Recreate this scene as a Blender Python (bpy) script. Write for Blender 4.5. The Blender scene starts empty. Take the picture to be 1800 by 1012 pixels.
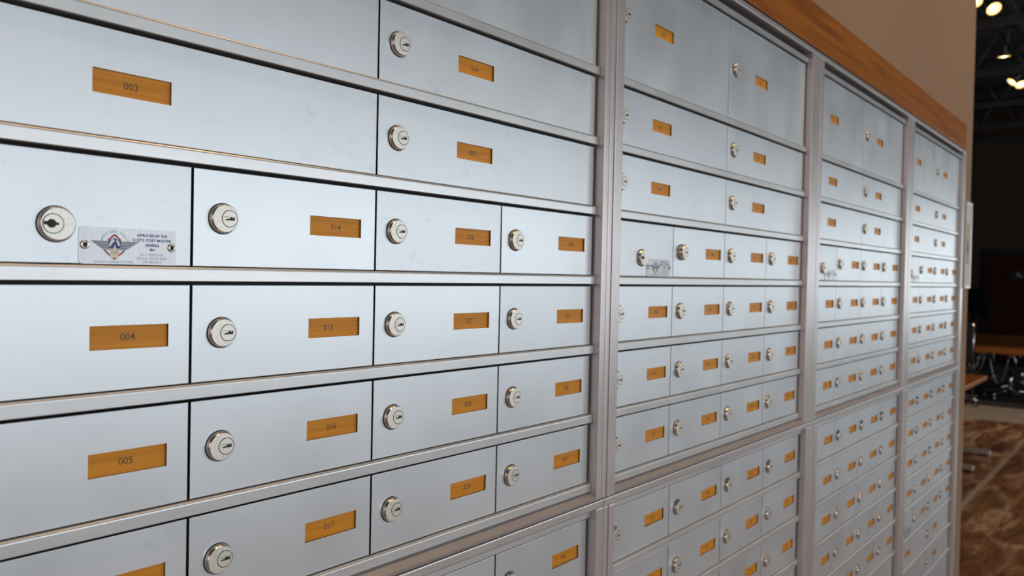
import bpy, bmesh, math, random
from mathutils import Vector, Matrix
random.seed(7)
S = bpy.context.scene
COL = S.collection
R = math.radians

# ---------------------------------------------------------------- camera
cd = bpy.data.cameras.new('camera'); cam = bpy.data.objects.new('camera', cd); COL.objects.link(cam)
YAW, PITCH, ROLL, FPX = -0.8755, -0.0173, -0.0208, 1382.67
Mr = Matrix.Rotation(YAW, 3, 'Z') @ Matrix.Rotation(PITCH, 3, 'X') @ Matrix.Rotation(ROLL, 3, 'Y')
right, fwd, up = Mr.col[0], Mr.col[1], Mr.col[2]
mw = Matrix((( right.x, up.x, -fwd.x, -0.1125), (right.y, up.y, -fwd.y, -0.8117), (right.z, up.z, -fwd.z, -0.4761), (0, 0, 0, 1)))
cam.matrix_world = mw
cd.sensor_width = 36; cd.lens = FPX / 1800 * 36
cd.clip_start = 0.02; cd.clip_end = 100
cd.dof.use_dof = True; cd.dof.focus_distance = 1.02; cd.dof.aperture_fstop = 6.5
S.camera = cam

# ---------------------------------------------------------------- world, exposure
w = bpy.data.worlds.new('world'); S.world = w; w.use_nodes = True
w.node_tree.nodes['Background'].inputs[0].default_value = (0.75, 0.87, 1.0, 1)
w.node_tree.nodes['Background'].inputs[1].default_value = 0.6
S.view_settings.view_transform = 'Standard'; S.view_settings.look = 'None'
S.view_settings.exposure = 0.08; S.view_settings.gamma = 1.0
try: S.view_settings.use_curve_mapping = False
except Exception: pass

# ---------------------------------------------------------------- lights
def area(name, loc, target, sx, sy, energy, color):
    l = bpy.data.lights.new(name, 'AREA'); l.shape = 'RECTANGLE'; l.size = sx; l.size_y = sy; l.energy = energy; l.color = color
    o = bpy.data.objects.new(name, l); COL.objects.link(o); o.location = loc
    o.rotation_euler = (Vector(target) - Vector(loc)).to_track_quat('-Z', 'Y').to_euler(); return o
def spot(name, loc, target, energy, color, angle=70, blend=0.6, radius=0.05):
    l = bpy.data.lights.new(name, 'SPOT'); l.energy = energy; l.color = color; l.spot_size = R(angle); l.spot_blend = blend; l.shadow_soft_size = radius
    o = bpy.data.objects.new(name, l); COL.objects.link(o); o.location = loc
    o.rotation_euler = (Vector(target) - Vector(loc)).to_track_quat('-Z', 'Y').to_euler(); return o
WARM = (1.0, 0.62, 0.32)
area('daylight_and_fill', (-1.4, -5.6, -0.15), (-1.4, 0, -0.35), 4.2, 2.1, 100, (0.885, 0.95, 1.0))
area('daylight_and_fill', (6.0, -5.6, -0.15), (6.0, 0, -0.35), 9.0, 2.1, 126, (0.885, 0.95, 1.0))
area('daylight_and_fill', (17.6, -3.9, -0.2), (3.0, -0.2, -0.4), 3.8, 2.2, 80, (0.86, 0.95, 1.0))  # added cool fill for the right-hand cabinets; no window stands at this end
area('warm_left_fill', (-4.6, -1.3, 0.2), (0, -0.6, -0.3), 1.6, 2.2, 16, (1.0, 0.70, 0.60))  # added unseen warm fill for the left-facing frame returns
for i, (x, e) in enumerate(((0.4, 34), (1.9, 30), (3.4, 30), (4.9, 26))):
    spot('track_spot', (x, -0.75, 2.75), (x + 0.1, -0.15, -0.4), e * 2.5, WARM, 80, 0.8)
spot('track_spot', (8.5, -0.6, 2.2), (8.2, 0.3, -2.1), 130, (1.0, 0.72, 0.48), 80, 0.8)
spot('track_spot', (11.5, 0.3, 2.2), (11.3, 0.6, -2.1), 150, (1.0, 0.75, 0.52), 60, 0.8)

# ---------------------------------------------------------------- materials
def mat(name, base=(0.5, 0.5, 0.5), rough=0.5, metal=0.0, emis=None, es=0.0, spec=0.5, coat=0.0):
    m = bpy.data.materials.new(name); m.use_nodes = True
    b = m.node_tree.nodes['Principled BSDF']
    b.inputs['Base Color'].default_value = (*base, 1); b.inputs['Roughness'].default_value = rough; b.inputs['Metallic'].default_value = metal
    b.inputs['Specular IOR Level'].default_value = spec; b.inputs['Coat Weight'].default_value = coat
    if emis: b.inputs['Emission Color'].default_value = (*emis, 1); b.inputs['Emission Strength'].default_value = es
    return m
def N(m, t, **kw):
    n = m.node_tree.nodes.new(t)
    for k, v in kw.items():
        if k in ('data_type', 'blend_type', 'operation', 'wave_type', 'bands_direction', 'noise_dimensions'): setattr(n, k, v)
        else: n.inputs[k].default_value = v
    return n
def link(m, a, b): m.node_tree.links.new(a, b)
def ramp(m, fac, stops):
    r = m.node_tree.nodes.new('ShaderNodeValToRGB'); e = r.color_ramp.elements
    while len(e) < len(stops): e.new(0.5)
    for el, (p, c) in zip(e, stops): el.position = p; el.color = (*c, 1)
    link(m, fac, r.inputs[0]); return r.outputs[0]
def coords(m, scale, rnd=False, space='Object', rot=(0, 0, 0)):
    tc = N(m, 'ShaderNodeTexCoord'); mp = N(m, 'ShaderNodeMapping'); mp.inputs['Scale'].default_value = scale; mp.inputs['Rotation'].default_value = rot
    link(m, tc.outputs[space], mp.inputs['Vector'])
    if rnd:
        oi = N(m, 'ShaderNodeObjectInfo'); ml = N(m, 'ShaderNodeMath', operation='MULTIPLY'); ml.inputs[1].default_value = 37.0
        link(m, oi.outputs['Random'], ml.inputs[0]); link(m, ml.outputs[0], mp.inputs['Location'])
    return mp.outputs[0]
def bump(m, h, strength, dist):
    b = N(m, 'ShaderNodeBump', Strength=strength, Distance=dist); link(m, h, b.inputs['Height'])
    link(m, b.outputs[0], m.node_tree.nodes['Principled BSDF'].inputs['Normal'])

def brushed(name, c0, c1, rough, metal, smudge=0.0, vertical=True):
    m = mat(name, c0, rough, metal)
    b = m.node_tree.nodes['Principled BSDF']
    v = coords(m, (900, 20, 5) if vertical else (5, 500, 900), rnd=True)
    n = N(m, 'ShaderNodeTexNoise', Scale=1.0, Detail=3.0); link(m, v, n.inputs['Vector'])
    v2 = coords(m, (9, 3, 7), rnd=True)
    n2 = N(m, 'ShaderNodeTexNoise', Scale=1.0, Detail=4.0); link(m, v2, n2.inputs['Vector'])
    col = ramp(m, n.outputs[0], [(0.3, c0), (0.7, c1)])
    mx = N(m, 'ShaderNodeMix', data_type='RGBA', blend_type='MULTIPLY'); mx.inputs[0].default_value = 1.0
    link(m, col, mx.inputs[6]); link(m, ramp(m, n2.outputs[0], [(0.3, (0.93, 0.93, 0.93)), (0.7, (1, 1, 1))]), mx.inputs[7])
    out = mx.outputs[2]
    if smudge:
        v3 = coords(m, (26, 10, 40), rnd=True)
        n3 = N(m, 'ShaderNodeTexNoise', Scale=1.0, Detail=6.0, Roughness=0.7, Distortion=1.0); link(m, v3, n3.inputs['Vector'])
        m2 = N(m, 'ShaderNodeMix', data_type='RGBA', blend_type='MULTIPLY'); m2.inputs[0].default_value = smudge
        link(m, out, m2.inputs[6]); link(m, ramp(m, n3.outputs[0], [(0.30, (0.45, 0.45, 0.46)), (0.40, (0.95, 0.95, 0.95)), (0.6, (1, 1, 1))]), m2.inputs[7])
        out = m2.outputs[2]
    link(m, out, b.inputs['Base Color'])
    rr = N(m, 'ShaderNodeMapRange'); rr.inputs[3].default_value = rough - 0.05; rr.inputs[4].default_value = rough + 0.06
    link(m, n2.outputs[0], rr.inputs[0]); link(m, rr.outputs[0], b.inputs['Roughness'])
    bump(m, n.outputs[0], 0.03, 0.0005)
    return m
M_door = brushed('door_aluminium', (0.715, 0.745, 0.765), (0.735, 0.765, 0.785), 0.41, 0.86)
M_doorw = brushed('worn_door_aluminium', (0.70, 0.73, 0.75), (0.72, 0.75, 0.77), 0.42, 0.78, smudge=0.22)
M_frame = brushed('frame_aluminium', (0.60, 0.562, 0.555), (0.64, 0.602, 0.592), 0.36, 0.7, smudge=0.25)
M_rail = brushed('rail_aluminium', (0.67, 0.675, 0.67), (0.71, 0.715, 0.71), 0.36, 0.72, smudge=0.12, vertical=False)
M_dark = mat('dark_gap', (0.012, 0.012, 0.014), 0.8)
M_gap_shade = mat('door_side_gap_shade', (0.02, 0.02, 0.022), 0.7)  # shade of the gaps between doors, put into the colour of their sides
M_umber = mat('dark_brown_label_holder', (0.05, 0.022, 0.012), 0.5)
M_slot = mat('key_slot_black', (0.006, 0.006, 0.007), 0.6)
M_cut = mat('cut_edge_aluminium', (0.82, 0.80, 0.78), 0.3, 0.7)
M_chrome = mat('lock_rim_nickel', (0.60, 0.55, 0.51), 0.22, 1.0)
M_face = mat('lock_face_nickel', (0.70, 0.67, 0.60), 0.42, 0.85)
_v = coords(M_face, (1, 1, 1)); _n = N(M_face, 'ShaderNodeTexNoise', Scale=1400.0, Detail=2.0); link(M_face, _v, _n.inputs['Vector'])
link(M_face, ramp(M_face, _n.outputs[0], [(0.35, (0.50, 0.48, 0.42)), (0.6, (0.92, 0.89, 0.80))]), M_face.node_tree.nodes['Principled BSDF'].inputs['Base Color'])
bump(M_face, _n.outputs[0], 0.5, 0.0004)
M_plug = mat('lock_plug_nickel', (0.74, 0.71, 0.63), 0.42, 0.85)
_v = coords(M_plug, (60, 60, 2600)); _n = N(M_plug, 'ShaderNodeTexNoise', Scale=1.0); link(M_plug, _v, _n.inputs['Vector']); bump(M_plug, _n.outputs[0], 0.4, 0.0003)
M_amber = mat('amber_label_plastic', (0.42, 0.19, 0.035), 0.45, spec=0.25)
_v = coords(M_amber, (6, 40, 260), rnd=True); _n = N(M_amber, 'ShaderNodeTexNoise', Scale=1.0, Detail=3.0); link(M_amber, _v, _n.inputs['Vector'])
link(M_amber, ramp(M_amber, _n.outputs[0], [(0.3, (0.58, 0.215, 0.016)), (0.7, (0.72, 0.29, 0.026))]), M_amber.node_tree.nodes['Principled BSDF'].inputs['Base Color'])
M_ink = mat('label_ink', (0.13, 0.065, 0.02), 0.5)
M_badge = brushed('badge_plate_silver', (0.50, 0.51, 0.52), (0.58, 0.59, 0.60), 0.34, 0.62, smudge=0.25)
M_blue = mat('badge_ink_blue', (0.035, 0.045, 0.24), 0.5)
M_grey = mat('badge_ink_grey_blue', (0.20, 0.22, 0.36), 0.5)
M_wing = mat('badge_wing_slate', (0.13, 0.14, 0.22), 0.5)
M_red = mat('badge_red', (0.42, 0.04, 0.06), 0.5)
M_cream = mat('badge_cream', (0.78, 0.71, 0.50), 0.5)
M_white = mat('badge_white', (0.82, 0.83, 0.85), 0.45)

def wood(name, cols, rough=0.35, sc=(1.2, 30, 30)):
    m = mat(name, cols[0], rough, 0, spec=0.2); v = coords(m, sc)
    n = N(m, 'ShaderNodeTexNoise', Scale=1.0, Detail=8.0, Roughness=0.6, Distortion=0.6); link(m, v, n.inputs['Vector'])
    link(m, ramp(m, n.outputs[0], [(0.3, cols[0]), (0.5, cols[1]), (0.72, cols[2])]), m.node_tree.nodes['Principled BSDF'].inputs['Base Color'])
    return m
M_wood = wood('cherry_wood', [(0.17, 0.050, 0.006), (0.28, 0.088, 0.009), (0.36, 0.122, 0.013)], 0.45, (1.6, 20, 42))
M_table = wood('table_wood', [(0.26, 0.08, 0.02), (0.36, 0.12, 0.03), (0.42, 0.15, 0.04)])
M_wall = mat('tan_paint', (0.30, 0.19, 0.115), 0.9, spec=0.15)
_v = coords(M_wall, (2, 2, 2)); _n = N(M_wall, 'ShaderNodeTexNoise', Scale=60.0, Detail=3.0); link(M_wall, _v, _n.inputs['Vector']); bump(M_wall, _n.outputs[0], 0.15, 0.002)
M_room = mat('beige_paint', (0.42, 0.37, 0.33), 0.9)
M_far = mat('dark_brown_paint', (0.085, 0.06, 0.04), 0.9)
M_ceil = mat('black_painted_deck', (0.018, 0.018, 0.018), 0.9)
M_joist = mat('dark_painted_steel', (0.055, 0.05, 0.05), 0.6)
M_black = mat('black_plastic', (0.012, 0.012, 0.013), 0.45)
M_fabric = mat('black_mesh_fabric', (0.02, 0.02, 0.022), 0.9)
M_pol = mat('polished_chrome', (0.75, 0.75, 0.78), 0.12, 1.0)
M_foot = mat('satin_metal_foot', (0.62, 0.60, 0.57), 0.35, 0.7)
M_shade = mat('lamp_shade_grey_metal', (0.35, 0.34, 0.33), 0.35, 0.8)
M_glow = mat('lamp_glow', (1, 0.85, 0.5), 0.5, 0, (1.0, 0.62, 0.20), 1.7)
M_hot = mat('lamp_bulb_glow', (1, 0.9, 0.6), 0.5, 0, (1.0, 0.80, 0.40), 6.0)
M_reddoor = wood('dark_red_door_wood', [(0.045, 0.006, 0.004), (0.06, 0.008, 0.006), (0.075, 0.012, 0.008)], 0.6, (20, 20, 2))
M_leaf = mat('dark_leaf', (0.006, 0.014, 0.006), 0.8, spec=0.1)
M_pot = mat('black_pot', (0.02, 0.018, 0.016), 0.6)
M_carpet = mat('dark_grey_carpet', (0.035, 0.032, 0.032), 0.95)
M_band = mat('pale_beige_band', (0.42, 0.36, 0.30), 0.6)
_v = coords(M_band, (9, 9, 9)); _n = N(M_band, 'ShaderNodeTexNoise', Scale=2.0, Detail=6.0); link(M_band, _v, _n.inputs['Vector'])
link(M_band, ramp(M_band, _n.outputs[0], [(0.35, (0.33, 0.27, 0.22)), (0.65, (0.48, 0.42, 0.35))]), M_band.node_tree.nodes['Principled BSDF'].inputs['Base Color'])
M_picframe = mat('pale_picture_frame', (0.62, 0.58, 0.55), 0.4, 0.3)
M_mat_board = mat('white_mat_board', (0.62, 0.59, 0.57), 0.8)
M_glass_edge = mat('signal_white', (0.5, 0.5, 0.5), 0.6)

# stained concrete floor
M_floor = mat('stained_concrete', (0.12, 0.07, 0.045), 0.32, 0, spec=0.5)
def _floor():
    m = M_floor; b = m.node_tree.nodes['Principled BSDF']
    v = coords(m, (1.1, 4.0, 1)); n = N(m, 'ShaderNodeTexNoise', Scale=1.5, Detail=9.0, Roughness=0.62, Distortion=0.9); link(m, v, n.inputs['Vector'])
    c = ramp(m, n.outputs[0], [(0.30, (0.05, 0.028, 0.020)), (0.42, (0.15, 0.068, 0.034)), (0.54, (0.30, 0.140, 0.066)), (0.62, (0.52, 0.36, 0.23))])
    v2 = coords(m, (0.9, 2.2, 1)); n2 = N(m, 'ShaderNodeTexNoise', Scale=1.1, Detail=5.0); link(m, v2, n2.inputs['Vector'])
    mx = N(m, 'ShaderNodeMix', data_type='RGBA'); link(m, ramp(m, n2.outputs[0], [(0.55, (0, 0, 0)), (0.68, (0.6, 0.6, 0.6))]), mx.inputs[0])
    link(m, c, mx.inputs[6]); mx.inputs[7].default_value = (0.17, 0.105, 0.035, 1)
    # pale worn joint running along x at y = 0.305
    tc = N(m, 'ShaderNodeTexCoord'); sp = N(m, 'ShaderNodeSeparateXYZ'); link(m, tc.outputs['Object'], sp.inputs[0])
    n3 = N(m, 'ShaderNodeTexNoise', Scale=5.0, Detail=8.0, Roughness=0.7); link(m, tc.outputs['Object'], n3.inputs['Vector'])
    a = N(m, 'ShaderNodeMath', operation='SUBTRACT'); a.inputs[1].default_value = 0.305; link(m, sp.outputs[1], a.inputs[0])
    s = N(m, 'ShaderNodeMath', operation='SUBTRACT'); s.inputs[1].default_value = 0.5; link(m, n3.outputs[0], s.inputs[0])
    s2 = N(m, 'ShaderNodeMath', operation='MULTIPLY_ADD'); s2.inputs[1].default_value = 0.10; link(m, s.outputs[0], s2.inputs[0]); link(m, a.outputs[0], s2.inputs[2])
    ab = N(m, 'ShaderNodeMath', operation='ABSOLUTE'); link(m, s2.outputs[0], ab.inputs[0])
    f = ramp(m, ab.outputs[0], [(0.006, (0.8, 0.8, 0.8)), (0.034, (0, 0, 0))])
    m2 = N(m, 'ShaderNodeMix', data_type='RGBA'); link(m, f, m2.inputs[0]); link(m, mx.outputs[2], m2.inputs[6]); m2.inputs[7].default_value = (0.50, 0.42, 0.34, 1)
    link(m, m2.outputs[2], b.inputs['Base Color'])
_floor()

# ---------------------------------------------------------------- mesh helpers
class MB:
    """collects shapes with several materials, builds ONE mesh object"""
    def __init__(s): s.v = []; s.f = []; s.m = []; s.sm = []; s.mats = []
    def mi(s, m):
        if m not in s.mats: s.mats.append(m)
        return s.mats.index(m)
    def add(s, vs, fs, m, smooth=False):
        o = len(s.v); s.v += [tuple(v) for v in vs]; k = s.mi(m)
        for f in fs: s.f.append([i + o for i in f]); s.m.append(k); s.sm.append(smooth)
    def box(s, a, b, m, bev=0.0):
        x0, y0, z0 = a; x1, y1, z1 = b
        if bev <= 0:
            s.add([(x0, y0, z0), (x1, y0, z0), (x1, y1, z0), (x0, y1, z0), (x0, y0, z1), (x1, y0, z1), (x1, y1, z1), (x0, y1, z1)],
                  [(0, 3, 2, 1), (4, 5, 6, 7), (0, 1, 5, 4), (1, 2, 6, 5), (2, 3, 7, 6), (3, 0, 4, 7)], m); return
        bm = bmesh.new(); bmesh.ops.create_cube(bm, size=1)
        for v in bm.verts: v.co = Vector(((x0 + x1) / 2 + v.co.x * (x1 - x0), (y0 + y1) / 2 + v.co.y * (y1 - y0), (z0 + z1) / 2 + v.co.z * (z1 - z0)))
        bmesh.ops.bevel(bm, geom=list(bm.edges), offset=bev, segments=2, affect='EDGES', profile=0.6)
        s.bm(bm, m)
    def bm(s, bm, m, smooth=False, mtx=None):
        bm.verts.index_update()
        s.add([(mtx @ v.co if mtx else v.co) for v in bm.verts], [[v.index for v in f.verts] for f in bm.faces], m, smooth); bm.free()
    def prism_x(s, prof, x0, x1, m, smooth=False):      # profile of (y, z), counter-clockwise seen from +x
        n = len(prof); vs = [(x0, y, z) for y, z in prof] + [(x1, y, z) for y, z in prof]
        s.add(vs, [(i, i + n, (i + 1) % n + n, (i + 1) % n) for i in range(n)][::1] + [list(range(n)), list(range(2 * n - 1, n - 1, -1))], m, smooth)
    def prism_z(s, prof, z0, z1, m):
        n = len(prof); vs = [(x, y, z0) for x, y in prof] + [(x, y, z1) for x, y in prof]
        s.add(vs, [(i, (i + 1) % n, (i + 1) % n + n, i + n) for i in range(n)] + [list(range(n - 1, -1, -1)), list(range(n, 2 * n))], m)
    def poly_y(s, pts, y, m):                            # flat polygon facing -y
        s.add([(x, y, z) for x, z in pts], [list(range(len(pts)))], m)
    def slab_y(s, pts, y0, y1, m):                       # polygon (x,z) with thickness from y0 (front) to y1
        n = len(pts); vs = [(x, y0, z) for x, z in pts] + [(x, y1, z) for x, z in pts]
        s.add(vs, [list(range(n)), list(range(2 * n - 1, n - 1, -1))] + [(i, i + n, (i + 1) % n + n, (i + 1) % n) for i in range(n)], m)
    def tube(s, pts, r, m, n=10, smooth=True, r2=None):
        pts = [Vector(p) for p in pts]; rings = []; k = len(pts)
        for i, p in enumerate(pts):
            d = (pts[min(i + 1, k - 1)] - pts[max(i - 1, 0)]).normalized()
            a = d.cross(Vector((0, 0, 1)) if abs(d.z) < 0.9 else Vector((1, 0, 0))).normalized(); b = d.cross(a)
            rr = r if r2 is None else r + (r2 - r) * i / (k - 1)
            rings.append([p + (a * math.cos(t) + b * math.sin(t)) * rr for t in [2 * math.pi * j / n for j in range(n)]])
        vs = [q for ring in rings for q in ring]
        fs = [(i * n + j, i * n + (j + 1) % n, (i + 1) * n + (j + 1) % n, (i + 1) * n + j) for i in range(k - 1) for j in range(n)]
        fs += [list(range(n - 1, -1, -1)), list(range((k - 1) * n, k * n))]
        s.add(vs, fs, m, smooth)
    def lathe(s, prof, m, n=32, mtx=None, smooth=True):  # prof (r, z) about z
        vs = []; fs = []
        for r, z in prof: vs += [(r * math.cos(2 * math.pi * j / n), r * math.sin(2 * math.pi * j / n), z) for j in range(n)]
        if mtx: vs = [mtx @ Vector(v) for v in vs]
        for i in range(len(prof) - 1): fs += [(i * n + j, i * n + (j + 1) % n, (i + 1) * n + (j + 1) % n, (i + 1) * n + j) for j in range(n)]
        s.add(vs, fs, m, smooth)
    def mesh(s, name):
        me = bpy.data.meshes.new(name); me.from_pydata(s.v, [], s.f)
        for m in s.mats: me.materials.append(m)
        me.polygons.foreach_set('material_index', s.m); me.polygons.foreach_set('use_smooth', s.sm); me.update(); return me
    def build(s, name, parent=None, fixn=True, loc=(0, 0, 0)):
        me = s.mesh(name)
        if fixn: recalc(me)
        return obj(name, me, parent, loc)
def recalc(me):
    bm = bmesh.new(); bm.from_mesh(me); bmesh.ops.recalc_face_normals(bm, faces=list(bm.faces)); bm.to_mesh(me); bm.free()
def obj(name, me, parent=None, loc=(0, 0, 0)):
    o = bpy.data.objects.new(name, me); COL.objects.link(o); o.location = loc
    if parent: o.parent = parent
    return o
def thing(name, label, cat, loc=(0, 0, 0), rz=0, group=None):
    o = bpy.data.objects.new(name, None); COL.objects.link(o); o.location = loc; o.rotation_euler = (0, 0, rz); o.empty_display_size = 0.1
    return tag(o, label, cat, group)
def tag(o, label, cat, group=None, kind=None):
    o['label'] = label; o['category'] = cat
    if group: o['group'] = group
    if kind: o['kind'] = kind
    return o
def struct(o, label=None, cat=None):
    o['kind'] = 'structure'
    if label: o['label'] = label
    if cat: o['category'] = cat
    return o

# ---------------------------------------------------------------- lettering
_tc = {}
def text_polys(txt, bold=0.0):
    if (txt, bold) in _tc: return _tc[(txt, bold)]
    cu = bpy.data.curves.new('t', 'FONT'); cu.body = txt; cu.size = 1.0; cu.resolution_u = 3; cu.align_x = 'CENTER'; cu.align_y = 'CENTER'; cu.offset = bold
    o = bpy.data.objects.new('t', cu); COL.objects.link(o)
    bpy.context.view_layer.update()
    me = bpy.data.meshes.new_from_object(o)
    vs = [v.co.copy() for v in me.vertices]; fs = [list(p.vertices) for p in me.polygons]
    bpy.data.objects.remove(o); bpy.data.curves.remove(cu); bpy.data.meshes.remove(me)
    _tc[(txt, bold)] = (vs, fs); return vs, fs
def put_text(mb, txt, x, z, y, size, m, sx=1.0, rot=0.0, bold=0.0, width=None):
    vs, fs = text_polys(txt, bold)
    if not vs: return
    if width:
        xs = [v.x for v in vs]; sx = width / ((max(xs) - min(xs)) * size)
    c, s_ = math.cos(rot), math.sin(rot)
    mb.add([(x + (v.x * sx * c - v.y * s_) * size, y, z + (v.x * sx * s_ + v.y * c) * size) for v in vs], fs, m)

# ================================================================ THE SETTING
FZ = -2.10; CZ = 3.0
def slab(name, a, b, m, label=None, cat=None):
    mb = MB(); mb.box(a, b, m); return struct(mb.build(name), label, cat)
slab('floor', (-5.2, -6.2, FZ - 0.1), (18.5, 5.2, FZ), M_floor)
slab('ceiling', (-5.2, -6.2, CZ), (18.5, 5.2, CZ + 0.1), M_ceil)
slab('wall_left', (-5.2, -6.2, FZ), (-5.0, 0.4, CZ), M_room)
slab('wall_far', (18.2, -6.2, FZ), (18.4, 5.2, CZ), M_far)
mb = MB()                                               # wall behind the camera with a window opening
mb.box((-5.0, -6.2, FZ), (-3.7, -6.0, CZ), M_room); mb.box((11.0, -6.2, FZ), (18.2, -6.0, CZ), M_room)
mb.box((-3.7, -6.2, FZ), (11.0, -6.0, -1.1), M_room); mb.box((-3.7, -6.2, 0.8), (11.0, -6.0, CZ), M_room)
struct(mb.build('wall_back'))
mb = MB()
for x in (-3.7, -1.3, 1.1, 3.5, 5.9, 8.4, 10.94): mb.box((x, -6.12, -1.1), (x + 0.06, -6.06, 0.8), M_frame)
for z in (-1.1, 0.74): mb.box((-3.7, -6.12, z), (11.0, -6.06, z + 0.06), M_frame)
struct(mb.build('window_1'))
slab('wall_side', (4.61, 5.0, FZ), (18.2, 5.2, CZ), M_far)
# mailbox wall with the opening that holds the cabinets
OX0, OX1, OZ0, OZ1 = 0.018, 4.374, -2.088, 0.189
mb = MB()
mb.box((-5.0, 0.0, FZ), (OX0, 0.40, CZ), M_wall); mb.box((OX1, 0.0, FZ), (4.61, 0.40, CZ), M_wall)
mb.box((OX0, 0.0, OZ1), (OX1, 0.40, CZ), M_wall); mb.box((OX0, 0.0, FZ), (OX1, 0.40, OZ0), M_wall)
struct(mb.build('wall_mailbox'))
slab('wall_right', (4.41, 0.40, FZ), (4.61, 5.2, CZ), M_wall)
# wood crown strip above the cabinets
mb = MB(); mb.box((-0.1, -0.020, 0.1895), (4.345, -0.0005, 0.3125), M_wood, 0.002)
o = mb.build('trim_1'); struct(o, 'orange brown wood strip along the top of the mailboxes', 'trim')
# floor zones
slab('trim_2', (10.75, -6.0, FZ), (12.0, 5.0, FZ + 0.006), M_band, 'pale beige band across the brown concrete floor', 'floor band')
slab('trim_3', (12.0, -6.0, FZ), (18.2, 5.0, FZ + 0.008), M_carpet, 'dark grey carpet under the conference table', 'carpet')

# ================================================================ MAILBOX HARDWARE
def lock_mesh(master=False, thick=False):
    mb = MB(); n = 40; ro = 0.0168; d = 0.0065 if not thick else 0.011
    T = Matrix(((1, 0, 0, 0), (0, 0, -1, 0), (0, 1, 0, 0), (0, 0, 0, 1)))       # z -> -y
    mb.lathe([(ro, -0.001), (ro, d * 0.35), (ro - 0.0003, d * 0.62), (ro - 0.0009, d * 0.82), (ro - 0.0019, d)], M_chrome, n, T)
    mb.lathe([(ro + 0.0008, -0.0008), (ro + 0.0008, 0.0006), (ro, 0.0008)], M_dark, n, T)
    rf = ro - 0.0019; ox = -0.0045 if master else 0.0046; rp = 0.0096
    if thick: ox = 0.002
    def circ(r, cx, z): return [Vector((cx + r * math.cos(2 * math.pi * j / n), -z, r * math.sin(2 * math.pi * j / n))) for j in range(n)]
    A = circ(rf, 0, d); B = circ(rp, ox, d + 0.0001); Cc = circ(rp, ox, d - 0.002)
    mb.add(A + B, [(j, (j + 1) % n, n + (j + 1) % n, n + j) for j in range(n)], M_face)
    mb.add(B + Cc, [(j, (j + 1) % n, n + (j + 1) % n, n + j) for j in range(n)], M_dark)
    mb.add(Cc, [list(range(n))], M_dark)
    P = circ(rp - 0.0008, ox, d + 0.0004); Q = circ(rp - 0.0008, ox, d - 0.002)
    mb.add(P, [list(range(n))], M_plug); mb.add(P + Q, [(j, (j + 1) % n, n + (j + 1) % n, n + j) for j in range(n)], M_chrome)
    y = -(d + 0.0005)
    if master:
        mb.poly_y([(ox - 0.0015 + 0.0042 * math.cos(t), 0.0042 * math.sin(t)) for t in [2 * math.pi * j / 20 for j in range(20)]], y, M_slot)
        mb.poly_y([(ox - 0.0085, -0.0014), (ox + 0.005, -0.0012), (ox + 0.005, 0.0009), (ox - 0.0085, 0.0022)], y - 0.0001, M_slot)
    else:
        pts = [(-0.0052, -0.0019), (0.0062, -0.0017), (0.0062, 0.0016), (0.0046, 0.0016), (0.0042, 0.0004), (0.0032, 0.0015), (0.0018, 0.0018), (0.0006, 0.0014), (-0.0008, -0.0002), (-0.0024, 0.0004), (-0.0036, -0.0006), (-0.0052, -0.0006)]
        mb.poly_y([(ox + a, b) for a, b in pts], y, M_slot)
        mb.poly_y([(ox - 0.0072, 0.0018), (ox + 0.0070, 0.0018), (ox + 0.0070, 0.0022), (ox - 0.0072, 0.0022)], y, M_dark)
        mb.poly_y([(ox + 0.0064, -0.0020), (ox + 0.0074, -0.0020), (ox + 0.0074, 0.0018), (ox + 0.0064, 0.0018)], y, M_cut)
    me = mb.mesh('lock'); return me
ME_LOCK = lock_mesh(); ME_MASTER = lock_mesh(True); ME_THICK = lock_mesh(False, True)

_dc = {}
def door_mesh(w_, h, hole, m):
    """front skin at y=0 with its lower-left corner at the origin; hole = (x0, x1, z0, z1) or None"""
    key = (round(w_, 4), round(h, 4), hole and tuple(round(v, 4) for v in hole), m.name)
    if key in _dc: return _dc[key]
    b = 0.0006; hx0, hx1, hz0, hz1 = hole or (w_ * 0.4, w_ * 0.6, h * 0.4, h * 0.6)
    def ring(ins, y):
        xs = [ins, hx0, hx1, w_ - ins]; zs = [ins, hz0, hz1, h - ins]
        return [[(x, y, z) for x in xs] for z in zs]
    mb = MB(); g = ring(b, 0.0); vs = [p for row in g for p in row]; fs = []
    for j in range(3):
        for i in range(3):
            if hole and i == 1 and j == 1: continue
            fs.append((j * 4 + i, j * 4 + i + 1, j * 4 + i + 5, j * 4 + i + 4))
    mb.add(vs, fs, m)
    def loop(ins, y):
        q = ring(ins, y); return [q[0][i] for i in range(4)] + [q[j][3] for j in range(1, 4)] + [q[3][i] for i in (2, 1, 0)] + [q[j][0] for j in (2, 1)]
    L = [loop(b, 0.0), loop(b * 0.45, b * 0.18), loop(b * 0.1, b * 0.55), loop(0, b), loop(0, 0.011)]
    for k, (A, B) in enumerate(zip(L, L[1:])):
        n = len(A); mb.add(A + B, [(i, i + n, (i + 1) % n + n, (i + 1) % n) for i in range(n)], m if k < 3 else M_gap_shade)
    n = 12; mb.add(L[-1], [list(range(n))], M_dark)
    if hole:
        q = [(hx0, hz0), (hx1, hz0), (hx1, hz1), (hx0, hz1)]
        for i in range(4):
            (xa, za), (xb, zb) = q[i], q[(i + 1) % 4]
            mb.add([(xa, 0, za), (xb, 0, zb), (xb, 0.0010, zb), (xa, 0.0010, za)], [(0, 1, 2, 3)], M_cut)
            mb.add([(xa, 0.0010, za), (xb, 0.0010, zb), (xb, 0.0046, zb), (xa, 0.0046, za)], [(0, 1, 2, 3)], M_umber)
    me = mb.mesh('mailbox_door'); recalc(me)
    _dc[key] = me; return me
LW, LH = 0.0795, 0.0242
LX = 0.1520                                              # label window from column left edge
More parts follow.
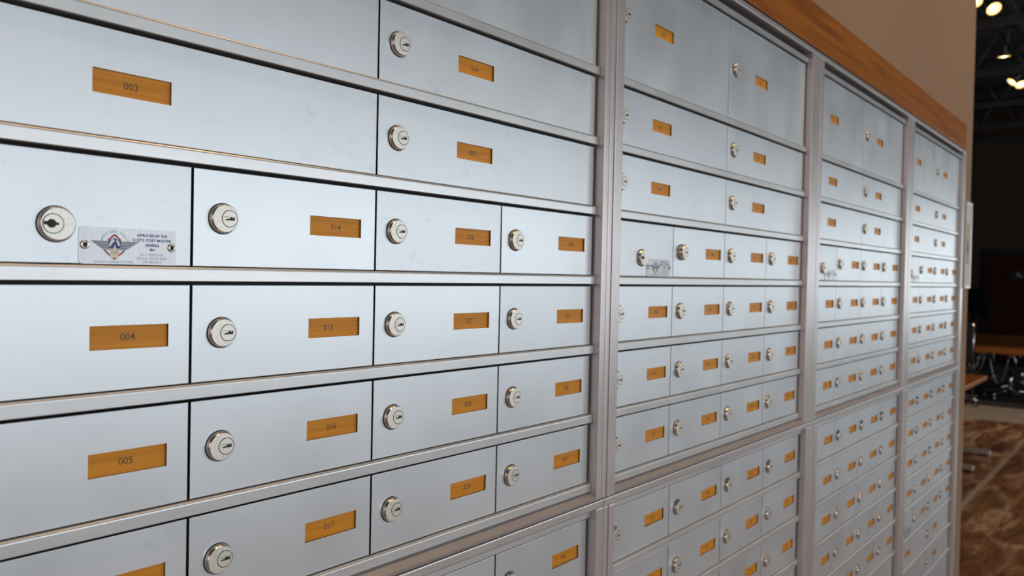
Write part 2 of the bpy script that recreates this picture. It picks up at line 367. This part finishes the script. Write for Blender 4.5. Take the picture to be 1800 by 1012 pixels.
def label_mesh(num, dx):
    mb = MB(); mb.box((-LW / 2 - 0.002, 0.0034, -LH / 2 - 0.002), (LW / 2 + 0.002, 0.0050, LH / 2 + 0.002), M_amber)
    put_text(mb, num, dx, -0.0005, 0.00335, 0.0102, M_ink, bold=0.012)
    return mb.mesh('number_label')

def badge_mesh():
    W, H = 0.0970, 0.0365; mb = MB(); r = 0.0035; pts = []
    for cx, cz, a0 in ((W - r, r, -90), (W - r, H - r, 0), (r, H - r, 90), (r, r, 180)):
        for k in range(5): t = R(a0 + 22.5 * k); pts.append((cx + r * math.cos(t), cz + r * math.sin(t)))
    mb.slab_y(pts, -0.0010, 0.0, M_badge)
    y = -0.00105
    cx = 0.0335; zt = H - 0.0
    def P(x, z): return (x, z)
    # measured on the plate: wings, diamond, star
    wz1, wz0 = 0.0232, 0.0142
    for k in range(6):
        za = wz0 + (wz1 - wz0) * (k + 0.08) / 6; zb_ = wz0 + (wz1 - wz0) * (k + 0.86) / 6
        fa = (za - wz0) / (wz1 - wz0); fb = (zb_ - wz0) / (wz1 - wz0)
        mb.poly_y([P(cx - 0.0108 - 0.0125 * fa, za), P(cx + 0.0108 + 0.0140 * fa, za), P(cx + 0.0108 + 0.0140 * fb, zb_), P(cx - 0.0108 - 0.0125 * fb, zb_)], y, M_wing)
    def bar(x0, z0, x1, z1, t, m, yy):
        d = Vector((x1 - x0, z1 - z0)).normalized(); nx, nz = -d.y * t, d.x * t
        mb.poly_y([(x0 - nx, z0 - nz), (x1 - nx, z1 - nz), (x1 + nx, z1 + nz), (x0 + nx, z0 + nz)], yy, m)
    top = (cx, 0.0292); bot = (cx, 0.0052)
    bar(cx - 0.0062, 0.0238, cx, 0.0296, 0.0009, M_red, y - 0.0001); bar(cx, 0.0296, cx + 0.0062, 0.0238, 0.0009, M_red, y - 0.0001)
    bar(cx - 0.0098, 0.0138, cx - 0.0040, 0.0088, 0.0009, M_red, y - 0.0001); bar(cx + 0.0040, 0.0088, cx + 0.0098, 0.0138, 0.0009, M_red, y - 0.0001)
    mb.poly_y([(cx - 0.0062, 0.0232), (cx - 0.0052, 0.0158), (cx + 0.0054, 0.0158), (cx + 0.0064, 0.0232), (cx, 0.0262)][::1], y - 0.00005, M_blue)
    mb.poly_y([(cx - 0.0056, 0.0180), (cx - 0.0042, 0.0176), (cx - 0.0018, 0.0212), (cx + 0.0006, 0.0236), (cx - 0.0014, 0.0252), (cx - 0.0044, 0.0228)], y - 0.00015, M_white)
    mb.poly_y([(cx + 0.0014, 0.0236), (cx + 0.0036, 0.0184), (cx + 0.0052, 0.0186), (cx + 0.0050, 0.0214), (cx + 0.0030, 0.0246)], y - 0.00015, M_white)
    star = []
    for k in range(10):
        rr = 0.0082 if k % 2 == 0 else 0.0036; t = R(90 + 36 * k); star.append((cx + 0.0002 + rr * 0.78 * math.cos(t), 0.0120 + rr * math.sin(t)))
    # a star is concave: fan from its centre
    n = len(star); mb.add([(cx + 0.0002, y - 0.0002, 0.0120)] + [(a, y - 0.0002, b) for a, b in star], [(0, i + 1, (i + 1) % n + 1) for i in range(n)], M_cream)
    mb.poly_y([(cx, 0.0042), (cx + 0.0019, 0.0058), (cx + 0.0011, 0.0070), (cx, 0.0064), (cx - 0.0011, 0.0070), (cx - 0.0019, 0.0058)], y - 0.0003, M_red)
    put_text(mb, 'CORP', cx + 0.0002, 0.0117, y - 0.0003, 0.0026, M_wing, width=0.0068)
    txt = 'AMERICAN EAGLE'; rad = 0.0133; c0 = 0.0195
    for k, ch in enumerate(txt):
        if ch == ' ': continue
        a = R(158 - (158 - 22) * k / (len(txt) - 1)); put_text(mb, ch, cx + rad * 1.0 * math.cos(a), c0 + rad * 0.98 * math.sin(a), y, 0.0036, M_grey, rot=a - math.pi / 2)
    put_text(mb, 'MAILBOX MANUFACTURER', cx - 0.0005, 0.0022, y, 0.0030, M_grey, width=0.0385)
    for t_, z, s_, wd in (('APPROVED BY THE', 0.0300, 0.0039, 0.0318), ('U.S.P.S. POST MASTER', 0.0252, 0.0039, 0.0400), ('GENERAL', 0.0202, 0.0039, 0.0152), ('4B+', 0.0156, 0.0037, 0.0062)):
        put_text(mb, t_, 0.0715, z, y, s_, M_blue, width=wd, bold=0.035)
    for t_, z, wd in (('3617 WHEELOCK', 0.0104, 0.0245), ('DALLAS, TEXAS 75220', 0.0066, 0.0315), ('800-488-4810', 0.0028, 0.0185)):
        put_text(mb, t_, 0.0715, z, y, 0.0032, M_grey, width=wd)
    T0 = Matrix(((1, 0, 0, 0), (0, 0, -1, 0), (0, 1, 0, 0), (0, 0, 0, 1)))
    for x in (0.0052, 0.0920):
        T = Matrix.Translation((x, 0, 0.0186)) @ T0
        mb.lathe([(0.0044, 0.001), (0.0042, 0.0022), (0.0034, 0.0028), (0.0022, 0.0026), (0.0018, 0.0018), (0.0018, 0.0010)], M_chrome, 20, T)
        mb.poly_y([(x + 0.0018 * math.cos(2 * math.pi * j / 12), 0.0186 + 0.0018 * math.sin(2 * math.pi * j / 12)) for j in range(12)], -0.0018, M_slot)
    return mb.mesh('badge_plate')
ME_BADGE = badge_mesh()

ROW = 0.127; GAP = 0.0030
def rail_mesh(x0, x1, z):
    mb = MB(); prof = [(0.0108, 0.0004), (-0.0030, 0.0004)]
    for k in range(1, 5): t = R(90 * k / 4); prof.append((-0.0030 - 0.0030 * math.sin(t), -0.0026 + 0.0030 * math.cos(t)))
    prof += [(-0.0060, -0.0144), (-0.0054, -0.0150), (0.0108, -0.0150)]
    mb.prism_x([(y, zz) for y, zz in prof], x0, x1, M_rail)
    return mb
DEPTH = 0.36
def cabinet(bank, unit, oL, iL, x0, cw, iR, oR, first, label):
    upper = unit == 0
    zb0 = -0.0948 if upper else -0.9048                  # bottom of row 0 (upper) / line above row 1 (lower)
    zT, zB = (0.1870, -0.8880) if upper else (-0.8895, -2.0870)
    root = thing('mailbox_cabinet', label, 'mailbox cabinet', (oL, 0, zB), 0, 'mailbox cabinets set into the wall, four wide and two high')
    O = Vector((oL, 0, zB))
    def part(name, me, parent=root, at=(0, 0, 0)): return obj(name, me, parent, Vector(at))
    def rel(x, y, z): return (x - oL, y, z - zB)
    # carcass
    mb = MB(); a, b = rel(oL + 0.004, 0.0125, zB + 0.004), rel(oR - 0.004, DEPTH, zT - 0.004); mb.box(a, b, M_dark); mb.build('carcass', root)
    # frame: stiles, header and sill
    F = -0.0175; mb = MB()
    def B(x0_, x1_, z0_, z1_, y0_=F, y1_=0.012, bev=0.0018, m=M_frame): mb.box(rel(x0_, y0_, z0_), rel(x1_, y1_, z1_), m, bev)
    zi1 = zT - (0.0140 if upper else 0.0145); zi0 = zB + (0.006 if upper else 0.02)
    zs = zB if upper else zi0
    if bank == 1:
        B(oL, oL + 0.0140, zs, zi1); B(oL + 0.0155, iL, zs, zi1, F - 0.0015); B(oL + 0.0135, oL + 0.0160, zs, zi1, F + 0.004, bev=0.0005)
    else:
        B(oL, iL, zs, zi1, F - 0.0008)
    B(iR, iR + 0.006, zs, zi1, F - 0.0012)              # raised bead at the opening's edge
    B(iR + 0.006, oR, zs, zi1)
    B(oL, oR, zi1, zT, F)                                # header
    if upper:                                            # sloping sill with a front lip
        zr = zb0 - 6 * ROW
        prof = [(0.012, zr - 0.0162), (0.0005, zr - 0.0170), (-0.0165, zr - 0.0245), (F, zr - 0.0250), (F - 0.0008, zr - 0.0262), (F, zB + 0.001), (F + 0.001, zB), (0.012, zB)]
        mb.prism_x([(y, z - zB) for y, z in prof], iL - oL + 0.0002, iR - oL - 0.0002, M_frame)
    else:
        B(oL, oR, zB, zB + 0.02, F)
    mb.build('frame', root)
    # rows
    xR = x0 + 4 * cw; rl0 = max(oL + 0.003, min(x0, iL - 0.004)); rl1 = iR - 0.0012
    lines = [zb0 + 2 * ROW] + [zb0 - r * ROW for r in range(0, 7)] if upper else [zb0 - r * ROW for r in range(0, 8)] + [zb0 - 9 * ROW]
    for zl in lines:
        m_ = rail_mesh(rl0 - oL, rl1 - oL, 0); o = m_.build('rail', root); o.location = (0, 0, zl - zB)
    rows = []                                            # (z bottom, height, kind, row index)
    H1 = ROW - 0.0205
    if upper:
        rows.append((zb0, 2 * ROW - 0.0205, 'double', 0))
        for r in (1, 2): rows.append((zb0 - r * ROW, H1, 'double', r))
        rows.append((zb0 - 3 * ROW, H1, 'master', 3))
        for r in (4, 5, 6): rows.append((zb0 - r * ROW, H1, 'single', r))
    else:
        for r in (1, 2, 3, 4): rows.append((zb0 - r * ROW, H1, 'single', 6 + r))
        rows.append((zb0 - 5 * ROW, H1, 'master', 11))
        for r in (6, 7): rows.append((zb0 - r * ROW, H1, 'double', 6 + r))
        rows.append((zb0 - 9 * ROW, 2 * ROW - 0.0205, 'double', 14))
    for zb, h, kind, ri in rows:
        zb += 0.0015
        spans = [(0, 2), (2, 2)] if kind == 'double' else [(0, 1), (1, 1), (2, 1), (3, 1)]
        for c, nspan in spans:
            xa = x0 + c * cw; xb = xa + nspan * cw
            da = max(xa + GAP / 2, oL + 0.006); db = min(xb - GAP / 2, iR - 0.0035)
            master = kind == 'master' and c == 0
            zc = h - 0.0530 if h < 0.2 else h / 2 + 0.002
            hx = xa + LX - da
            hole = None if master else (hx, hx + LW, zc - LH / 2, zc + LH / 2)
            worn = master or (bank == 0 and random.random() < 0.15)
            d = part('mailbox_door', door_mesh(db - da, h, hole, M_doorw if worn else M_door), root, rel(da, 0, zb))
            if master:
                d['label'] = 'scuffed plain door with a round master lock and a maker plate'
                part('lock', ME_MASTER, d, (xa + 0.1205 - da, 0, h - 0.0695))
                part('badge_plate', ME_BADGE, d, (xa + 0.1410 - da, 0, h - 0.1065))
                continue
            lk = part('lock', ME_THICK if (bank == 1 and upper and kind == 'master' and c == 1) else ME_LOCK, d, (xa + 0.0358 - da, 0, zc))
            # numbers run down each column: 13, 9, 15 and 9 boxes
            if c == 0: num = {0: 1, 1: 2, 2: 3, 4: 4, 5: 5, 6: 6, 7: 7, 8: 8, 9: 9, 10: 10, 12: 11, 13: 12, 14: 13}[ri]
            elif c == 1: num = 14 + (ri - 3)
            elif c == 2: num = 23 + (ri if ri < 14 else 14)
            else: num = 38 + (ri - 3)
            if c == 3 and ri >= 7: num = 42 + ri - 7
            num += 46 * bank
            dx = {15: -0.007, 5: -0.0015}.get(num, random.uniform(-0.004, 0.003))
            part('number_label', label_mesh('%03d' % num, dx), d, (hx + LW / 2, 0, zc))
    return root
pos = ['nearest', 'second', 'third', 'farthest']
UP = [(0.0200, 0.0560, 0.0625, 0.2562, 1.0915, 1.1100), (1.1112, 1.1540, 1.1430, 0.2518, 2.1560, 2.2260),
      (2.2275, 2.2545, 2.2190, 0.2515, 3.2340, 3.2830), (3.2845, 3.3340, 3.2970, 0.2515, 4.3100, 4.3720)]
LO = [(0.0200, 0.0560, 0.0645, 0.2562, 1.0930, 1.1190), (1.1202, 1.1540, 1.1480, 0.2558, 2.1790, 2.2470),
      (2.2485, 2.2790, 2.2430, 0.2518, 3.2600, 3.3070), (3.3085, 3.3450, 3.2910, 0.2526, 4.3120, 4.3720)]
lab_up = ['nearest upper mailbox cabinet, filling the left, its numbered doors 003 to 041 legible',
          'upper mailbox cabinet second from the left, beside the nearest one, with tall doors on top',
          'upper mailbox cabinet third from the left, between the second and the far end one',
          'upper mailbox cabinet at the far right end, next to the framed picture']
lab_lo = ['lower mailbox cabinet under the nearest upper one, mostly cut off by the bottom edge',
          'lower mailbox cabinet second from the left, below the middle of the row',
          'lower mailbox cabinet third from the left, doors going down out of view',
          'lower mailbox cabinet at the far right end, nearest the brown floor, maker plate low down']
for k in range(4):
    cabinet(k, 0, *UP[k], 0, lab_up[k]); cabinet(k, 1, *LO[k], 0, lab_lo[k])

# ================================================================ PICTURE ON THE WALL END
t = thing('framed_picture', 'narrow pale framed picture on the wall just past the last mailbox cabinet', 'picture', (4.376, 0, -0.50))
mb = MB(); pw, ph = 0.136, 0.438
for a, b in (((0, -0.028, 0), (0.008, 0, ph)), ((pw - 0.026, -0.028, 0), (pw, 0, ph)), ((0.008, -0.028, 0), (pw - 0.026, 0, 0.018)), ((0.008, -0.028, ph - 0.018), (pw - 0.026, 0, ph))): mb.box(a, b, M_picframe, 0.0015)
mb.build('picture_frame', t)
mb = MB(); mb.box((0.008, -0.0245, 0.018), (pw - 0.026, -0.002, ph - 0.018), M_mat_board); mb.build('mat_board', t)
M_pic = mat('picture_print', (0.4, 0.3, 0.16), 0.7)
_v = coords(M_pic, (1, 1, 1), space='Generated'); _s = N(M_pic, 'ShaderNodeSeparateXYZ'); link(M_pic, _v, _s.inputs[0])
link(M_pic, ramp(M_pic, _s.outputs[2], [(0.0, (0.40, 0.30, 0.17)), (0.22, (0.36, 0.27, 0.16)), (0.3, (0.09, 0.09, 0.10)), (0.5, (0.16, 0.15, 0.14)), (0.6, (0.42, 0.32, 0.17)), (1.0, (0.45, 0.34, 0.17))]), M_pic.node_tree.nodes['Principled BSDF'].inputs['Base Color'])
mb = MB(); mb.box((0.012, -0.0252, 0.125), (pw - 0.058, -0.0246, 0.330), M_pic); mb.build('print', t)

# ================================================================ FAR ROOM
def joist(x, first=False):
    t = thing('roof_joist', JL[first], 'roof joist', (x, -0.5, 2.3), 0, 'open web steel joists under the dark ceiling')
    mb = MB(); mb.box((-0.05, -5.4, 0), (0.05, 5.4, 0.075), M_joist); mb.build('bottom_chord', t)
    mb = MB(); mb.box((-0.05, -5.4, 0.56), (0.05, 5.4, 0.62), M_joist); mb.build('top_chord', t)
    mb = MB()
    for k in range(18):
        y = -5.4 + k * 0.6
        mb.tube([(0, y, 0.06), (0, y + 0.3, 0.58)], 0.016, M_joist, 6); mb.tube([(0, y + 0.3, 0.58), (0, y + 0.6, 0.06)], 0.016, M_joist, 6)
    mb.build('web', t)
JL = ['nearest dark steel roof joist, crossing behind the top lamps', 'second dark roof joist, just above the lower pair of lamps', 'third dark roof joist back, below the lamps', 'fourth dark roof joist back, in the shade', 'last dark roof joist, close to the far wall']
for i, x in enumerate((9.7, 12.0, 14.2, 16.2, 17.7)): joist(x, i)

def track_lamp(face, aim, rad, label, stem_top):
    """face: centre of the glowing mouth, aim: direction it faces"""
    t = thing('track_lamp', label, 'lamp', face, 0, 'lit track lamps under the dark ceiling')
    d = Vector(aim).normalized(); q = d.to_track_quat('-Z', 'Y').to_matrix().to_4x4()
    mb = MB(); mb.lathe([(rad, 0), (rad * 0.98, 0.012), (rad * 0.55, rad * 0.75), (rad * 0.36, rad * 1.25), (rad * 0.34, rad * 2.0), (0.001, rad * 2.05)], M_shade, 24, q); mb.build('lamp_shade', t, False)
    mb = MB(); mb.lathe([(rad * 0.97, 0.006), (rad * 0.5, 0.018), (0.0005, 0.022)], M_glow, 24, q); mb.build('reflector', t, False)
    mb = MB(); mb.lathe([(rad * 0.42, 0.004), (rad * 0.3, -0.004), (0.0005, -0.007)], M_hot, 20, q); mb.build('bulb', t, False)
    back = q @ Vector((0, 0, rad * 2.0)); st = Vector(stem_top) - Vector(face)
    mb = MB(); mb.tube([back, (st.x, st.y, max(back.z + 0.03, st.z - 0.2)), st], 0.012, M_joist, 8); mb.box((st.x - 0.04, st.y - 0.04, st.z - 0.005), (st.x + 0.04, st.y + 0.04, st.z + 0.06), M_joist); mb.build('stem', t)
track_lamp((8.10, 0.46, 2.0), (-0.55, -0.45, -0.75), 0.062, 'lit track lamp near the top right, tilted toward the mailboxes', (8.2, 0.46, 2.42))
track_lamp((7.90, 0.575, 2.03), (-0.5, -0.2, -0.6), 0.058, 'lit track lamp half hidden behind the edge of the tan wall', (8.0, 0.60, 2.42))
track_lamp((9.89, 0.63, 2.0), (0.10, 0.0, -1), 0.066, 'lit track lamp on its own, hanging straight down from a long stem', (9.9, 0.6, 2.38))
track_lamp((11.21, 0.73, 2.0), (-0.3, 0.55, -0.7), 0.064, 'left lamp of the lower pair of lit track lamps', (11.3, 0.62, 2.4))
track_lamp((11.40, 0.655, 2.0), (-0.4, -0.35, -0.8), 0.064, 'right lamp of the lower pair, cut by the right edge of the photo', (11.5, 0.62, 2.4))
mb = MB(); mb.tube([(9.8, 0.68, 2.42), (9.9, 0.1, 1.9)], 0.013, M_joist, 8); tag(mb.build('conduit'), 'thin dark rod slanting down to the right behind the single track lamp', 'rod')
mb = MB(); mb.box((7.3, 0.50, 2.42), (12.6, 0.54, 2.46), M_joist); 
o = mb.build('lighting_track'); tag(o, 'thin dark lighting track that carries the lit lamps', 'lighting track')

# far wall door with its small sign
mb = MB(); mb.box((18.10, 0.55, FZ), (18.20, 2.06, 0.22), M_black)
d = struct(mb.build('door_1'), 'dark red door in a black frame at the far end of the room', 'door')
mb = MB(); mb.box((-0.02, 0, 0), (0, 1.33, 2.20), M_reddoor, 0.004); o = mb.build('door_leaf', d, True, (18.10, 0.64, FZ + 0.01))
t = thing('door_sign', 'small black sign with two pale marks on the dark red door', 'sign', (18.075, 1.10, -0.40))
mb = MB(); mb.box((-0.012, 0.0, 0), (0.004, 0.52, 0.21), M_black); mb.build('sign_panel', t)
mb = MB()
for y in (0.10, 0.34):
    mb.box((-0.016, y, 0.10), (-0.012, y + 0.04, 0.17), M_glass_edge); mb.box((-0.016, y - 0.05, 0.07), (-0.012, y - 0.005, 0.12), M_glass_edge)
mb.build('pale_marks', t)

# potted palm
t = thing('potted_palm', 'dark potted palm in the shade beside the dark red door', 'potted plant', (16.75, 1.98, FZ + 0.008)); t.scale = (1.15, 1.15, 1.15)
mb = MB(); mb.lathe([(0.001, 0.0), (0.16, 0.0), (0.21, 0.42), (0.19, 0.42), (0.17, 0.36), (0.001, 0.36)], M_pot, 24); mb.build('pot', t)
mb = MB(); mb.tube([(0, 0, 0.34), (0.02, 0.01, 0.9), (0.0, 0.03, 1.25)], 0.03, M_leaf, 8, r2=0.018); mb.build('stem', t)
mb = MB()
for k in range(34):
    a = 2.4 * k; L_ = random.uniform(0.32, 0.5); e = random.uniform(0.1, 1.2); b0 = Vector((0, 0.03, 0.95 + 0.010 * k))
    dv = Vector((math.cos(a), math.sin(a), 0)); sd = Vector((-dv.y, dv.x, 0)); vs = []; m_ = 6
    for i in range(m_ + 1):
        f = i / m_; c = b0 + dv * (L_ * f * math.cos(e * 0.6)) + Vector((0, 0, L_ * (e * f - 0.95 * f * f))); wd = 0.055 * math.sin(math.pi * min(1, f * 0.92 + 0.06)) + 0.002
        vs += [c - sd * wd + Vector((0, 0, -0.4 * wd)), c, c + sd * wd + Vector((0, 0, -0.4 * wd))]
    mb.add(vs, [(i * 3 + j, i * 3 + j + 1, i * 3 + j + 4, i * 3 + j + 3) for i in range(m_) for j in (0, 1)], M_leaf, True)
mb.build('fronds', t, False)

# conference table
t = thing('conference_table', 'long orange brown wood conference table standing on the dark carpet', 'table', (12.35, 0.0, FZ + 0.008))
mb = MB(); mb.box((0, -0.9, 0.672), (3.7, 1.9, 0.732), M_table, 0.006); mb.build('tabletop', t)
for x, y in ((0.25, 1.28), (0.25, 0.2), (0.25, -0.7), (3.4, 1.5), (3.4, -0.7)):
    mb = MB(); mb.tube([(x, y, 0.02), (x, y, 0.672)], 0.022, M_shade, 12); mb.box((x - 0.25, y - 0.03, 0), (x + 0.25, y + 0.03, 0.03), M_shade, 0.008); mb.build('leg', t)
# cables hanging under the table
for k, (y, sag, lb) in enumerate(((1.22, 0.28, 'thin dark cable looping under the conference table, left of the pair'), (0.95, 0.40, 'thin dark cable looping under the conference table, right of the pair'))):
    mb = MB(); mb.tube([(12.42 + 0.06 * k, y + 0.24 * (f - 0.5), FZ + 0.668 - sag * 4 * f * (1 - f)) for f in [i / 12 for i in range(13)]], 0.007, M_shade, 6)
    tag(mb.build('cable'), lb, 'cable')
# near table
t = thing('work_table', 'near corner of an orange wood table beyond the wall end', 'table', (7.0, 0.51, FZ))
mb = MB(); mb.box((0, 0, 0.70), (1.68, 1.4, 0.74), M_table, 0.005); mb.build('tabletop', t)
for x in (0.62, 1.45) if True else ():
    mb = MB(); mb.tube([(x, 0.36, 0.05), (x, 0.36, 0.70)], 0.028, M_pol, 14)
    mb.box((x - 0.03, -0.08, 0.022), (x + 0.03, 0.9, 0.062), M_foot, 0.009); mb.box((x - 0.022, -0.06, 0), (x + 0.022, 0.02, 0.022), M_black); mb.build('leg', t)

# office chairs
def office_chair(bt=0.655, lb='x'):
    t = thing('office_chair', lb, 'office chair', (0, 0, 0), 0, 'black office chairs with chrome bases around the conference table')
    mb = MB(); mb.tube([(0, 0, 0.10), (0, 0, 0.42)], 0.026, M_pol, 12); mb.build('column', t)
    for k in range(5):
        a = 2 * math.pi * k / 5 + 0.3; dx, dy = math.cos(a), math.sin(a)
        mb = MB(); mb.tube([(0, 0, 0.125), (dx * 0.16, dy * 0.16, 0.120), (dx * 0.31, dy * 0.31, 0.085), (dx * 0.33, dy * 0.33, 0.065)], 0.026, M_pol, 10, r2=0.016); leg = mb.build('base_leg', t)
        mb = MB(); sx, sy = -dy, dx
        for s_ in (-1, 1):
            c = Vector((dx * 0.33, dy * 0.33, 0.030)); mb.tube([c + Vector((sx, sy, 0)) * (0.006 * s_), c + Vector((sx, sy, 0)) * (0.026 * s_)], 0.029, M_black, 14)
            mb.tube([c + Vector((sx, sy, 0)) * (0.0262 * s_), c + Vector((sx, sy, 0)) * (0.030 * s_)], 0.020, M_pol, 12)
        mb.build('castor', leg)
    mb = MB(); mb.box((-0.24, -0.24, 0.42), (0.24, 0.24, 0.49), M_fabric, 0.025); mb.build('seat', t)
    mb = MB(); prev = None
    mb.box((0.20, -0.22, 0.53), (0.235, 0.22, bt), M_fabric, 0.015); back = mb.build('backrest', t)
    mb = MB()
    for s_ in (-1, 1): mb.tube([(0.22, 0.225 * s_, 0.52), (0.222, 0.23 * s_, (0.52 + bt) / 2), (0.225, 0.225 * s_, bt)], 0.012, M_pol, 8)
    mb.build('back_frame', t)
    mb = MB(); mb.tube([(0.0, 0, 0.42), (0.20, 0, 0.40), (0.265, 0, 0.50), (0.255, 0, 0.62)], 0.016, M_pol, 10); mb.build('back_support', t)
    for s_ in (-1, 1):
        mb = MB(); mb.tube([(0.05, 0.23 * s_, 0.44), (0.06, 0.28 * s_, 0.55), (0.04, 0.28 * s_, 0.63), (-0.14, 0.28 * s_, 0.64)], 0.013, M_pol, 8); mb.build('armrest', t)
    return t
proto = office_chair()
def copy_tree(o, parent=None):
    c = o.copy(); COL.objects.link(c); c.parent = parent
    for ch in list(o.children): copy_tree(ch, c)
    return c
spots = [(12.88, 0.86, -1.45, 'low black office chair with a chrome base, tucked under the front of the conference table'),
         (13.85, 0.84, -1.75, 'low black office chair further under the table, its chrome feet behind the first one')]
for i, (x, y, a, lb) in enumerate(spots):
    o = proto if i == 0 else copy_tree(proto)
    o.location = (x, y, FZ + 0.008); o.rotation_euler = (0, 0, a); o['label'] = lb
o = office_chair(1.08, 'high backed black office chair mostly hidden by the wall end, back above the table')
o.location = (11.94, 1.40, FZ + 0.008); o.rotation_euler = (0, 0, 0.2)
